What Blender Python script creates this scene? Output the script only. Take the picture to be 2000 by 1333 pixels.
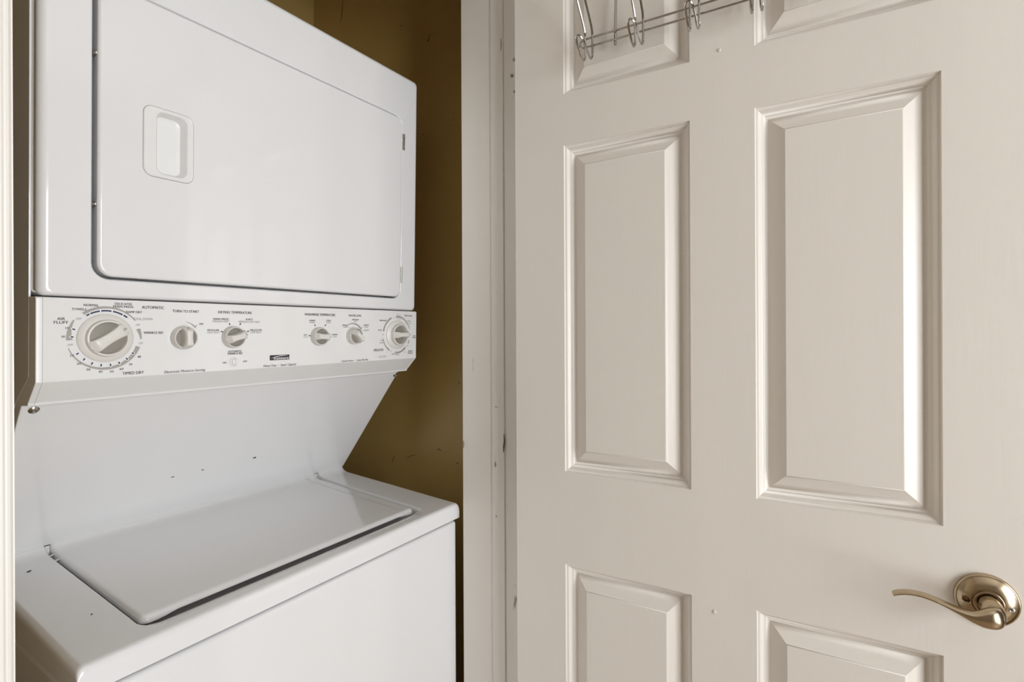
import bpy, bmesh, math, random
from mathutils import Vector, Matrix, Euler

random.seed(4)
for o in list(bpy.data.objects):
    bpy.data.objects.remove(o, do_unlink=True)
SC = bpy.context.scene
COL = SC.collection
R = math.radians

# ------------------------------------------------------------------ camera
# world axes: +X along the closet front, +Y into the closet, +Z up; metres
CAM_H, FPX, HORIZON = 1.28, 1030.0, 645.7
cam = bpy.data.cameras.new('camera')
cam.sensor_width = 36.0
cam.sensor_fit = 'HORIZONTAL'
cam.lens = FPX * 36.0 / 2000.0
cam.shift_y = -(666.5 - HORIZON) / 2000.0
cam.clip_start = 0.01
camo = bpy.data.objects.new('camera', cam)
COL.objects.link(camo)
camo.location = (0, 0, CAM_H)
camo.rotation_euler = (R(90), R(0.25), R(33.0 - 90))
SC.camera = camo

# ------------------------------------------------------------------ world, light, exposure
w = bpy.data.worlds.new('sky')
SC.world = w
w.use_nodes = True
bg = w.node_tree.nodes['Background']
bg.inputs[0].default_value = (0.94, 0.965, 1.0, 1)
bg.inputs[1].default_value = 25.0
WIN = (-0.52, 0.50, 0.32, 1.95)          # x0 x1 z0 z1 of the room window
ROOM_Y = -1.90
pl = bpy.data.lights.new('window_daylight_offscreen', 'AREA')
pl.shape = 'RECTANGLE'
pl.size, pl.size_y = WIN[1] - WIN[0], WIN[3] - WIN[2]
pl.cycles.is_portal = True
plo = bpy.data.objects.new('window_daylight_offscreen', pl)
COL.objects.link(plo)
plo.location = ((WIN[0] + WIN[1]) / 2, ROOM_Y - 0.08, (WIN[2] + WIN[3]) / 2)
plo.rotation_euler = (R(90), 0, R(0))
vs = SC.view_settings
vs.view_transform = 'Standard'
vs.look = 'None'
vs.gamma = 1.0
vs.use_curve_mapping = False
vs.exposure = -0.82

# pixel (2000x1333) -> ray, to read positions off known planes
CM = Matrix.Rotation(R(33.0 - 90), 3, 'Z') @ Matrix.Rotation(R(0.25), 3, 'Y') @ Matrix.Rotation(R(90), 3, 'X')
CC = Vector((0, 0, CAM_H))
def ray(x, y):
    return CM @ Vector(((x - 1000.0) / FPX, -(y - HORIZON) / FPX, -1.0))
def on_plane(x, y, p0, n):
    d = ray(x, y)
    return CC + d * ((p0 - CC).dot(n) / d.dot(n))

# ------------------------------------------------------------------ materials
def lin(c):
    return tuple(((v / 255) / 12.92 if v / 255 <= .04045 else ((v / 255 + .055) / 1.055) ** 2.4) for v in c) + (1,)
def mat(name, col, rough=0.5, metal=0.0, coat=0.0, coat_rough=0.05, bump=None, var=None, spec=0.5, scuff=None, stretch=(1, 1, 1)):
    m = bpy.data.materials.new(name)
    m.use_nodes = True
    nt = m.node_tree
    b = nt.nodes['Principled BSDF']
    b.inputs['Base Color'].default_value = col if len(col) == 4 else tuple(col) + (1,)
    b.inputs['Roughness'].default_value = rough
    b.inputs['Metallic'].default_value = metal
    b.inputs['Coat Weight'].default_value = coat
    b.inputs['Coat Roughness'].default_value = coat_rough
    b.inputs['Specular IOR Level'].default_value = spec
    tc = nt.nodes.new('ShaderNodeTexCoord')
    mp = nt.nodes.new('ShaderNodeMapping')
    mp.inputs['Scale'].default_value = stretch
    nt.links.new(tc.outputs['Object'], mp.inputs['Vector'])
    base = None
    if var:
        scale, amount = var
        n = nt.nodes.new('ShaderNodeTexNoise')
        n.inputs['Scale'].default_value = scale
        n.inputs['Detail'].default_value = 4
        nt.links.new(mp.outputs[0], n.inputs['Vector'])
        r = nt.nodes.new('ShaderNodeValToRGB')
        c = b.inputs['Base Color'].default_value
        r.color_ramp.elements[0].position = .3
        r.color_ramp.elements[1].position = .7
        r.color_ramp.elements[0].color = tuple(max(0, v * (1 - amount)) for v in c[:3]) + (1,)
        r.color_ramp.elements[1].color = tuple(min(1, v * (1 + amount)) for v in c[:3]) + (1,)
        nt.links.new(n.outputs['Fac'], r.inputs['Fac'])
        base = r.outputs['Color']
    if scuff:
        scale, thr, dark, st = scuff
        mp2 = nt.nodes.new('ShaderNodeMapping')
        mp2.inputs['Scale'].default_value = st
        nt.links.new(tc.outputs['Object'], mp2.inputs['Vector'])
        n2 = nt.nodes.new('ShaderNodeTexNoise')
        n2.inputs['Scale'].default_value = scale
        n2.inputs['Detail'].default_value = 3
        n2.inputs['Distortion'].default_value = .6
        nt.links.new(mp2.outputs[0], n2.inputs['Vector'])
        r2 = nt.nodes.new('ShaderNodeValToRGB')
        r2.color_ramp.elements[0].position = thr
        r2.color_ramp.elements[1].position = thr + .03
        r2.color_ramp.elements[0].color = (0, 0, 0, 1)
        r2.color_ramp.elements[1].color = (1, 1, 1, 1)
        nt.links.new(n2.outputs['Fac'], r2.inputs['Fac'])
        mx = nt.nodes.new('ShaderNodeMix')
        mx.data_type = 'RGBA'
        nt.links.new(r2.outputs['Color'], mx.inputs[0])
        if base:
            nt.links.new(base, mx.inputs[6])
        else:
            mx.inputs[6].default_value = b.inputs['Base Color'].default_value
        mx.inputs[7].default_value = dark
        base = mx.outputs[2]
    if base:
        nt.links.new(base, b.inputs['Base Color'])
    if bump:
        scale, strength, dist = bump
        n3 = nt.nodes.new('ShaderNodeTexNoise')
        n3.inputs['Scale'].default_value = scale
        n3.inputs['Detail'].default_value = 3
        nt.links.new(mp.outputs[0], n3.inputs['Vector'])
        bp = nt.nodes.new('ShaderNodeBump')
        bp.inputs['Strength'].default_value = strength
        bp.inputs['Distance'].default_value = dist
        nt.links.new(n3.outputs['Fac'], bp.inputs['Height'])
        nt.links.new(bp.outputs[0], b.inputs['Normal'])
    return m

M = {}
M['enamel'] = mat('white_enamel', (.80, .80, .80), .13, coat=.6, coat_rough=.05, bump=(9, .03, .002))
M['plastic'] = mat('white_plastic', (.80, .80, .79), .28)
M['panel'] = mat('console_white', (.80, .80, .79), .16, coat=.2)
M['knob'] = mat('knob_plastic', (.72, .70, .66), .32)
M['insert'] = mat('knob_insert_grey', (.27, .25, .21), .4)
M['doorpaint'] = mat('door_paint', (.82, .775, .71), .36, bump=(60, .10, .002), stretch=(3.0, 3.0, .22), var=(3, .012))
M['trimpaint'] = mat('trim_paint', (.87, .84, .78), .34, bump=(14, .05, .002), scuff=(7, .72, (.30, .28, .24, 1), (3, 3, .9)))
M['brown'] = mat('closet_brown_paint', (.53, .365, .125), .36, bump=(40, .06, .002), var=(2.2, .07), scuff=(9, .735, (.13, .09, .04, 1), (2, 2, 1.1)))
M['roomwall'] = mat('room_wall_paint', (.38, .31, .23), .6, bump=(60, .05, .002))
M['ceiling'] = mat('ceiling_paint', (.88, .86, .82), .8, bump=(90, .1, .003))
M['floor'] = mat('wood_floor', (.36, .27, .18), .35, var=(6, .25), stretch=(1, 8, 1))
M['chrome'] = mat('chrome_wire', (.46, .44, .41), .13, 1.0)
M['nickel'] = mat('brushed_nickel_warm', (.50, .40, .27), .25, 1.0, bump=(300, .02, .0005))
M['steel'] = mat('screw_steel', (.42, .40, .36), .28, 1.0)
M['rubber'] = mat('foot_rubber', (.02, .018, .016), .6)
M['ink'] = mat('ink_charcoal', (.035, .033, .035), .5)
M['greyink'] = mat('ink_light_grey', (.22, .21, .20), .5)
M['arc'] = mat('ink_arc_grey', (.36, .34, .31), .45)
M['blue'] = mat('ink_navy', (.035, .04, .085), .45)
M['white_ink'] = mat('ink_white', (.84, .84, .86), .4)

# ------------------------------------------------------------------ mesh helpers
def link(name, me, m, parent=None, mw=None, smooth=True):
    o = bpy.data.objects.new(name, me)
    COL.objects.link(o)
    if m and not me.materials:
        me.materials.append(M[m] if isinstance(m, str) else m)
    if mw is not None:
        o.matrix_world = mw
    if parent:
        o.parent = parent
    if smooth:
        for p in me.polygons:
            p.use_smooth = True
        try:
            me.set_sharp_from_angle(angle=R(38))
        except Exception:
            pass
        wn = o.modifiers.new('flat_faces', 'WEIGHTED_NORMAL')   # keeps large flat faces flat next to rounded edges
        wn.keep_sharp = True
        wn.weight = 90
    return o
def tag(o, label=None, cat=None, group=None, kind=None):
    if label: o['label'] = label
    if cat: o['category'] = cat
    if group: o['group'] = group
    if kind: o['kind'] = kind
    return o
def empty(name, loc=(0, 0, 0)):
    o = bpy.data.objects.new(name, None)
    o.empty_display_size = .1
    COL.objects.link(o)
    o.location = loc
    return o
class MB:
    def __init__(s):
        s.v, s.f = [], []
    def add(s, vs, fs):
        b = len(s.v)
        s.v += [tuple(p) for p in vs]
        s.f += [tuple(i + b for i in f) for f in fs]
        return s
    def box(s, x0, x1, y0, y1, z0, z1):
        v = [(x, y, z) for z in (z0, z1) for y in (y0, y1) for x in (x0, x1)]
        return s.add(v, [(0, 2, 3, 1), (4, 5, 7, 6), (0, 1, 5, 4), (2, 6, 7, 3), (0, 4, 6, 2), (1, 3, 7, 5)])
    def loops(s, loops, cap0=False, cap1=False):
        n = len(loops[0])
        v = [p for l in loops for p in l]
        f = []
        for k in range(len(loops) - 1):
            for i in range(n):
                j = (i + 1) % n
                f.append((k * n + i, k * n + j, (k + 1) * n + j, (k + 1) * n + i))
        if cap0: f.append(tuple(range(n - 1, -1, -1)))
        if cap1: f.append(tuple((len(loops) - 1) * n + i for i in range(n)))
        return s.add(v, f)
    def tube(s, pts, r, n=8, closed=False, caps=True):
        pts = [Vector(p) for p in pts]
        rs = r if isinstance(r, (list, tuple)) else [r] * len(pts)
        L = len(pts)
        t0 = (pts[1] - pts[0]).normalized()
        up = Vector((0, 0, 1)) if abs(t0.z) < .9 else Vector((1, 0, 0))
        nx = t0.cross(up).normalized()
        loops = []
        for i, p in enumerate(pts):
            if closed: t = (pts[(i + 1) % L] - pts[i - 1])
            else: t = pts[min(i + 1, L - 1)] - pts[max(i - 1, 0)]
            t.normalize()
            nx = (nx - t * nx.dot(t)).normalized()
            ny = t.cross(nx)
            loops.append([p + (nx * math.cos(a) + ny * math.sin(a)) * rs[i] for a in [2 * math.pi * k / n for k in range(n)]])
        if closed: loops.append(loops[0])
        return s.loops(loops, caps and not closed, caps and not closed)
    def mesh(s, name, bevel=0, seg=2):
        me = bpy.data.meshes.new(name)
        me.from_pydata(s.v, [], s.f)
        bm = bmesh.new()
        bm.from_mesh(me)
        if bevel:
            bmesh.ops.bevel(bm, geom=bm.edges[:], offset=bevel, segments=seg, affect='EDGES', clamp_overlap=True)
        bmesh.ops.recalc_face_normals(bm, faces=bm.faces[:])
        bm.to_mesh(me)
        bm.free()
        me.update()
        return me
    def build(s, name, m, parent=None, mw=None, bevel=0, seg=2, smooth=True):
        return link(name, s.mesh(name, bevel, seg), m, parent, mw, smooth)
def rr(x0, x1, z0, z1, r, y, n=6):
    """rounded rectangle loop in the XZ plane at depth y"""
    r = max(r, 1e-5)
    out = []
    for cx, cz, a0 in ((x1 - r, z1 - r, 0), (x0 + r, z1 - r, 90), (x0 + r, z0 + r, 180), (x1 - r, z0 + r, 270)):
        for k in range(n + 1):
            a = R(a0 + 90 * k / n)
            out.append((cx + r * math.cos(a), y, cz + r * math.sin(a)))
    return out
def circ(cx, cz, r, y, n=48):
    return [(cx + r * math.cos(2 * math.pi * k / n), y, cz + r * math.sin(2 * math.pi * k / n)) for k in range(n)]
def spline(pts, n=8):
    pts = [Vector(p) for p in pts]
    P = [pts[0] * 2 - pts[1]] + pts + [pts[-1] * 2 - pts[-2]]
    out = []
    for i in range(1, len(P) - 2):
        for k in range(n):
            t = k / n
            a, b, c, d = P[i - 1], P[i], P[i + 1], P[i + 2]
            out.append(.5 * ((2 * b) + (c - a) * t + (2 * a - 5 * b + 4 * c - d) * t * t + (3 * b - a - 3 * c + d) * t ** 3))
    out.append(pts[-1])
    return out
def sstep(a, b, x):
    t = min(1, max(0, (x - a) / (b - a)))
    return t * t * (3 - 2 * t)

# ------------------------------------------------------------------ the setting
WF0, WF1 = .574, .716                 # closet front wall, room face and closet face
JL, JR = .1395, .9102                 # opening between the side jambs
CX0, CX1, CYB = .150, 1.050, 1.417    # closet interior
RX0, RX1 = -2.1, 3.0                # the room
CEIL, HEAD = 2.44, 2.045
def struct(name, mb, m, label, cat, bevel=0):
    o = mb.build(name, m, bevel=bevel, smooth=bool(bevel))
    return tag(o, label, cat, kind='structure')
struct('floor', MB().box(RX0 - .1, RX1 + .1, ROOM_Y - .1, CYB + .1, -.08, 0), 'floor', 'brown wooden floor running into the laundry closet', 'floor')
struct('ceiling', MB().box(RX0 - .1, RX1 + .1, ROOM_Y - .1, CYB + .1, CEIL, CEIL + .08), 'ceiling', 'off white ceiling above the room and the closet', 'ceiling')
wf = MB()
wf.box(RX0, JL - .019, WF0, WF1, 0, CEIL)
wf.box(JR + .019, RX1, WF0, WF1, 0, CEIL)
wf.box(JL - .019, JR + .019, WF0, WF1, HEAD + .019, CEIL)
struct('wall_front', wf, 'roomwall', 'beige wall around the closet opening', 'wall')
struct('wall_closet_left', MB().box(CX0 - .06, CX0, WF1, CYB, 0, CEIL), 'brown', 'brown painted closet wall beside the dryer door latch side', 'wall')
struct('wall_closet_right', MB().box(CX1, CX1 + .06, WF1, CYB, 0, CEIL), 'brown', 'scuffed brown closet wall between machine and white jamb', 'wall')
struct('wall_closet_back', MB().box(CX0 - .06, CX1 + .06, CYB, CYB + .06, 0, CEIL), 'brown', 'brown closet wall behind the stacked machine', 'wall')
struct('wall_room_left', MB().box(RX0 - .08, RX0, ROOM_Y, WF0, 0, CEIL), 'roomwall', 'plain beige room wall without openings beside the window wall', 'wall')
struct('wall_room_right', MB().box(RX1, RX1 + .08, ROOM_Y, WF0, 0, CEIL), 'roomwall', 'plain beige room wall behind the open door', 'wall')
wr = MB()
wr.box(RX0 - .08, WIN[0], ROOM_Y - .1, ROOM_Y, 0, CEIL)
wr.box(WIN[1], RX1 + .08, ROOM_Y - .1, ROOM_Y, 0, CEIL)
wr.box(WIN[0], WIN[1], ROOM_Y - .1, ROOM_Y, 0, WIN[2])
wr.box(WIN[0], WIN[1], ROOM_Y - .1, ROOM_Y, WIN[3], CEIL)
struct('wall_room_window', wr, 'roomwall', 'beige room wall holding the window opposite the closet', 'wall')
win = MB()
fx = .05
win.box(WIN[0], WIN[0] + fx, ROOM_Y - .06, ROOM_Y - .01, WIN[2], WIN[3])
win.box(WIN[1] - fx, WIN[1], ROOM_Y - .06, ROOM_Y - .01, WIN[2], WIN[3])
win.box(WIN[0], WIN[1], ROOM_Y - .06, ROOM_Y - .01, WIN[2], WIN[2] + fx)
win.box(WIN[0], WIN[1], ROOM_Y - .06, ROOM_Y - .01, WIN[3] - fx, WIN[3])
wo = struct('window_1', win, 'trimpaint', 'white framed double window opposite the closet', 'window')
mm = MB().box((WIN[0] + WIN[1]) / 2 - .03, (WIN[0] + WIN[1]) / 2 + .03, ROOM_Y - .055, ROOM_Y - .015, WIN[2] + fx, WIN[3] - fx)
mm.build('mullion', 'trimpaint', wo, smooth=False)
for xa, xb in ((WIN[0] + fx, (WIN[0] + WIN[1]) / 2 - .03), ((WIN[0] + WIN[1]) / 2 + .03, WIN[1] - fx)):
    MB().box(xa, xb, ROOM_Y - .05, ROOM_Y - .02, 1.20, 1.235).build('meeting_rail', 'trimpaint', wo, smooth=False)

# jamb set with stop, then the two casings
def jamb(name, sx, x, label):
    t = MB().box(min(x, x + sx * .019), max(x, x + sx * .019), WF0, .7215, 0, HEAD + .019)
    o = struct(name, t, 'trimpaint', label, 'door jamb', bevel=.0012)
    MB().box(min(x, x - sx * .0025), max(x, x - sx * .0025), .6095, .6415, 0, HEAD).build('door_stop', 'trimpaint', o, bevel=.001)
    return o
jr = jamb('trim_1', 1, JR, 'scuffed white door jamb between the brown closet wall and the open door')
jl = jamb('trim_2', -1, JL, 'white door jamb on the latch side of the closet opening')
jh = MB().box(JL, JR, WF0, .7215, HEAD, HEAD + .019)
struct('trim_3', jh, 'trimpaint', 'white head jamb across the top of the closet opening', 'door jamb')
def casing(name, prof, x, sx, z1, label):
    # prof: (distance from opening edge, depth out of wall)
    lo = [(x + sx * a, WF0 - b, 0) for a, b in prof]
    hi = [(x + sx * a, WF0 - b, z1) for a, b in prof]
    mb = MB().loops([lo, hi], True, True)
    return struct(name, mb, 'trimpaint', label, 'door casing')
prof = [(0, 0), (0, .013), (.0008, .0155), (.0025, .0172), (.0045, .018), (.0055, .0178), (.0068, .0165), (.0085, .016), (.013, .0163), (.020, .0135), (.040, .012), (.052, .0155), (.057, .0155), (.057, 0)]
casing('trim_4', prof, JL - .0045, -1, HEAD + .062, 'white moulded door casing on the latch side of the closet')
casing('trim_5', prof, JR + .0045, 1, HEAD + .062, 'white moulded door casing behind the hinge edge of the door')
struct('trim_6', MB().box(JL - .0045, JR + .0045, WF0 - .016, WF0, HEAD + .0045, HEAD + .062), 'trimpaint', 'white door casing across the top of the closet opening', 'door casing')

# ------------------------------------------------------------------ open six-panel door
DP0 = Vector((.8732, .5575, 0))
DROT = Matrix.Translation(DP0) @ Matrix.Rotation(R(-87.52), 4, 'Z')   # local x along the door, -y out of the seen face
DIN = DROT.inverted()
DNRM = (DROT.to_3x3() @ Vector((0, 1, 0)))
def dpx(x, y, off=0.0):
    p = on_plane(x, y, DROT @ Vector((0, -off, 0)), DNRM)
    return DIN @ p
DW, DH, DT, DZ = .762, 2.03, .035, .010
PU = [(.1042, .3318), (.4292, .6564)]
PZ = [(.250, .8434), (1.0162, 1.6244), (1.7203, 1.925)]
us = [0, .1042, .3318, .4292, .6564, DW]
zs = [DZ, .250, .8434, 1.0162, 1.6244, 1.7203, 1.925, DZ + DH]
dm = MB()
vid = {}
for j, z in enumerate(zs):
    for i, u in enumerate(us):
        vid[(i, j)] = len(dm.v)
        dm.v.append((u, 0, z))
for j in range(len(zs) - 1):
    for i in range(len(us) - 1):
        if i in (1, 3) and j in (1, 3, 5):
            continue
        dm.f.append((vid[(i, j)], vid[(i + 1, j)], vid[(i + 1, j + 1)], vid[(i, j + 1)]))
nI, nJ = len(us), len(zs)
ring = [(i, 0) for i in range(nI)] + [(nI - 1, j) for j in range(1, nJ)] + [(i, nJ - 1) for i in range(nI - 2, -1, -1)] + [(0, j) for j in range(nJ - 2, 0, -1)]
fr = [dm.v[vid[k]] for k in ring]
bk0 = len(dm.v)
dm.v += [(p[0], DT, p[2]) for p in fr]
nr = len(ring)
for k in range(nr):
    dm.f.append((vid[ring[k]], vid[ring[(k + 1) % nr]], bk0 + (k + 1) % nr, bk0 + k))
dm.f.append(tuple(bk0 + k for k in range(nr)))
door = dm.build('door_1', 'doorpaint', mw=DROT, smooth=False)
tag(door, 'open white six panel door carrying a wire hook rack and a lever handle', 'door', kind='structure')
PROF = [(0, 0), (.0012, .0034), (.0036, .0040), (.0048, .0049), (.0062, .0068), (.0080, .0090), (.0098, .0104), (.0115, .0111), (.0128, .0130), (.0148, .0146), (.0170, .0153),
        (.0182, .0150), (.0270, .0098), (.0360, .0045), (.0402, .0020), (.0412, .0008), (.0424, .0004)]
for zi, (z0, z1) in enumerate(PZ):
    for (u0, u1) in PU:
        lo = [[(u0 + a, b, z0 + a), (u1 - a, b, z0 + a), (u1 - a, b, z1 - a), (u0 + a, b, z1 - a)] for a, b in PROF]
        p = MB().loops(lo, False, True)
        # close the back so the panel is a solid piece
        bk = [[(u0, .0, z0), (u1, .0, z0), (u1, .0, z1), (u0, .0, z1)], [(u0, .030, z0), (u1, .030, z0), (u1, .030, z1), (u0, .030, z1)]]
        p.loops(bk, False, True)
        o = p.build('panel', 'doorpaint', door)
for x, y in ((1405, 98), (1396, 1196)):                 # two small paint drips
    q = dpx(x, y)
    lo = [[(q.x + a * math.cos(t) * .0022, b, q.z + a * math.sin(t) * .003) for t in [k * math.pi / 6 for k in range(12)]] for a, b in ((1, .0002), (.9, -.0012), (.6, -.0018), (.3, -.0010))]
    MB().loops(lo, False, True).build('paint_drip', 'doorpaint', door)
# butt hinges on the jamb and door edge
for hz in (1.8035, .26):
    h = empty('door_hinge', (JR, .585, hz))
    h.parent = door
    h.matrix_parent_inverse = DROT.inverted()
    hh, r_ = .0425, .014
    loop = []
    for a in range(0, 91, 15):
        loop.append((.0125 - r_ + r_ * math.cos(R(a)), hh - r_ + r_ * math.sin(R(a))))
    loop += [(-.012, hh), (-.012, -hh)]
    for a in range(0, 91, 15):
        loop.append((.0125 - r_ + r_ * math.sin(R(a)), -hh + r_ - r_ * math.cos(R(a))))
    lo = [[(x_, y_, z_) for y_, z_ in loop] for x_ in (.001, -.0012)]
    lo.append([(-.0016, y_ * .97, z_ * .99) for y_, z_ in loop])
    lm = MB().loops(lo, True, True)
    leaf = lm.build('hinge_leaf', 'trimpaint', h)
    leaf.parent = door
    leaf.matrix_parent_inverse = DROT.inverted()
    leaf.location = (JR, .585, hz)
    kn = MB().tube([(JR - .001, .568, hz - .044), (JR - .001, .568, hz + .044)], .0055, 12).build('hinge_knuckle', 'trimpaint', door)
    kn.matrix_parent_inverse = DROT.inverted()
    bpy.data.objects.remove(h, do_unlink=True)
    for sy, sz in ((-.004, .031), (.002, -.001), (-.005, -.036)):
        s = MB().loops([[(x_, rr_ * math.cos(t), rr_ * math.sin(t)) for t in [k * math.pi / 8 for k in range(16)]] for x_, rr_ in ((-.0014, .0042), (-.0022, .0040), (-.0026, .0028), (-.0016, .0013))], False, True)
        so = s.build('hinge_screw', 'steel', leaf)
        so.location = (0, sy, sz)

# lever handle
ROSE = Vector((.6993, 0, .9300))
hd = MB()
RP = [(.0333, .0), (.0333, -.0035), (.0322, -.0052), (.0312, -.0056), (.0306, -.0048), (.0296, -.0052), (.026, -.0085), (.021, -.0108), (.0175, -.0116), (.0165, -.0105), (.0158, -.0112), (.0155, -.0145), (.0147, -.0150), (.0130, -.0150), (.0125, -.0100)]
hd.loops([circ(ROSE.x, ROSE.z, r_, y_) for r_, y_ in RP], True, True)
rose = hd.build('door_handle', 'nickel', door)
q = dpx(1887, 1170, .009)                                # the release hole is cut into the rose
cut = MB().loops([circ(q.x, q.z, .0038, y_, 20) for y_ in (-.0012, -.020)], True, True).build('cutter', 'nickel', door)
bo = rose.modifiers.new('hole', 'BOOLEAN')
bo.operation, bo.solver, bo.object = 'DIFFERENCE', 'EXACT', cut
bpy.context.view_layer.update()
holed = bpy.data.meshes.new_from_object(rose.evaluated_get(bpy.context.evaluated_depsgraph_get()))
rose.modifiers.remove(bo)
if len(holed.polygons) > 100: rose.data = holed
bpy.data.objects.remove(cut, do_unlink=True)
rose['label'] = 'brushed nickel lever handle with round rose'
# lever: swept oval section (pixel on the lever line, distance off the door, half height, half depth)
lp = [(1958, 1203, .034, .0090, .0085), (1951, 1207, .0395, .0118, .0090), (1938, 1209, .0430, .0125, .0090), (1920, 1209, .0450, .0105, .0082), (1900, 1205, .0465, .0068, .0078), (1878, 1196, .0475, .0040, .0076),
      (1855, 1185, .0480, .0027, .0078), (1830, 1173, .0480, .0022, .0080), (1800, 1162, .0475, .0019, .0080), (1772, 1157, .0470, .0018, .0078), (1750, 1158, .0465, .0018, .0075), (1744, 1160, .0463, .0017, .0072)]
path = [tuple(dpx(x_, y_, o_)) + (a_, b_) for x_, y_, o_, a_, b_ in lp]
pos = spline([Vector(p[:3]) for p in path], 6)
hs = spline([Vector((p[3], p[4], 0)) for p in path], 6)
lo = []
for i, p in enumerate(pos):
    t = (pos[min(i + 1, len(pos) - 1)] - pos[max(0, i - 1)])
    t = Vector((t.x, 0, t.z)).normalized()
    if t.x > -.75: t = Vector((-.9, 0, -.35 if i < 6 else t.z)).normalized()
    nrm = Vector((-t.z, 0, t.x))
    a, b = hs[i].x, hs[i].y
    lo.append([p + nrm * (a * (abs(math.sin(q)) ** .8) * (1 if math.sin(q) > 0 else -1)) + Vector((0, 1, 0)) * (b * (abs(math.cos(q)) ** .8) * (1 if math.cos(q) > 0 else -1)) for q in [k * math.pi / 10 for k in range(20)]])
cap = sum((Vector(p) for p in lo[0]), Vector()) / 20 + Vector((.0025, .001, 0))
lo = [[cap + (p - cap) * f_ for p in lo[0]] for f_ in (.15, .5, .8)] + lo
lv = MB().loops(lo, True, True)
lv.build('lever', 'nickel', rose)
# neck from the rose to the lever
nk = MB().loops([circ(ROSE.x + dx_, ROSE.z + dz, r_, y_, 28) for r_, y_, dx_, dz in ((.0115, -.010, 0, 0), (.0115, -.024, 0, 0), (.0118, -.031, .0006, -.0015), (.0112, -.037, .0012, -.0040), (.0085, -.0425, .0014, -.0065), (.004, -.0455, .0014, -.0078))], False, True)
nk.build('lever_neck', 'nickel', rose)
q = dpx(1975, 1192, .009)
ph = MB().loops([circ(q.x, q.z, rr_, y_, 16) for rr_, y_ in ((.0034, -.0080), (.0034, -.0112), (.0024, -.0118), (.0012, -.0108))], False, True)
ph.build('rose_screw', 'steel', rose)

# ------------------------------------------------------------------ over-door wire hook rack
rack = empty('hook_rack')
rack.matrix_world = DROT
tag(rack, 'chrome wire hook rack hanging over the white door', 'hook rack')
U0, U1 = .158, .622
WR = .0019
HO = .0225
hooks_u = [.1575, .2480, .3380, .4290, .5195, .6100]
for zr, k in ((1.7985, 0), (1.7835, 1)):
    pts = [(U0 - .004, -.0185, zr), (U1 + .012, -.0185, zr)]
    MB().tube(pts, WR, 8).build('rail', 'chrome', rack)
# end curls joining the two rails
for ue, s in ((U0 - .004, -1), (U1 + .012, 1)):
    pts = [(ue + s * .0075 * math.sin(R(a)), -.0185, 1.791 + .0075 * math.cos(R(a))) for a in range(0, 181, 15)]
    MB().tube(pts, WR, 8).build('rail_end', 'chrome', rack)
def hook_path(u):
    a, b = u, u + .0137
    m_, h = (a + b) / 2, (b - a) / 2
    left = [(a, -.062, 1.900), (a, -.0615, 1.856), (a, -.056, 1.846), (a, -.036, 1.824), (a, -.0265, 1.812), (a, -.0232, 1.803), (a, -HO, 1.795), (a, -HO, 1.770), (a, -.0245, 1.761), (a, -.0300, 1.7555), (a, -.0370, 1.7565), (a, -.0460, 1.7615), (a + .0004, -.0560, 1.7682), (a + .0014, -.0645, 1.7738), (a + .0036, -.0695, 1.7772), (m_, -.0712, 1.7785)]
    right = [(2 * m_ - p[0], p[1], p[2]) for p in reversed(left[:-1])]
    up = [(m_, -.066, 1.915)]
    full = [(m_ - h * .7, -.0655, 1.910)] + left + right + [(m_ + h * .7, -.0655, 1.910)]
    return spline(full, 4)
hk0 = None
for u in hooks_u:
    if hk0 is None:
        hk0 = MB().tube([Vector(p) - Vector((hooks_u[0], 0, 0)) for p in hook_path(hooks_u[0])], WR, 8, closed=True).build('hook', 'chrome', rack)
        hk0.location = (u, 0, 0)
    else:
        h = hk0.copy()
        COL.objects.link(h)
        h.location = (u, 0, 0)
for us_ in (.2105, .563):
    pts = [(us_, -.0145, 1.776), (us_, -.0145, 1.79), (us_, -.0130, 1.84), (us_, -.0045, 1.935), (us_, -.0035, 1.99), (us_, -.0035, DZ + DH), (us_, -.002, DZ + DH + .0028), (us_, .003, DZ + DH + .0030), (us_, DT - .004, DZ + DH + .0030), (us_, DT + .002, DZ + DH + .0028), (us_, DT + .0035, DZ + DH), (us_, DT + .0035, DZ + DH - .03)]
    MB().tube(spline(pts, 4), .0026, 8).build('over_door_strap', 'chrome', rack)

# ------------------------------------------------------------------ stacked laundry machine
X0, X1 = .2305, .9165
XM = (X0 + X1) / 2
mach = empty('laundry_center', (XM, 1.08, 0))
tag(mach, 'white stacked washer and dryer with a control panel between them', 'laundry machine')
MI = mach.matrix_world.inverted()
mach_inv = Matrix.Translation((-XM, -1.08, 0))
LEAN = Matrix.Translation((0, .863, 1.28)) @ Matrix.Rotation(R(1.2), 4, 'X') @ Matrix.Translation((0, 0, -1.28))
LINV = LEAN.inverted()
LNRM = LEAN.to_3x3() @ Vector((0, 1, 0))
def lpx(x, y, off=0.0):
    """pixel -> dryer coordinates (x, y, z) on the plane off in front of the dryer face"""
    return LINV @ on_plane(x, y, LEAN @ Vector((0, -off, 1.28)), LNRM)
def part(mb, name, m, parent=None, lean=True, bevel=0, seg=2, label=None, smooth=True):
    p = parent or mach
    o = mb.build(name, m, None, bevel=bevel, seg=seg, smooth=smooth) if isinstance(mb, MB) else link(name, mb, m, None, smooth=smooth)
    if parent is None:
        o.parent = mach
        o.matrix_parent_inverse = mach_inv
        if lean: o.matrix_basis = LEAN
    else:
        o.parent = parent
    if label: o['label'] = label
    return o

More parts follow.
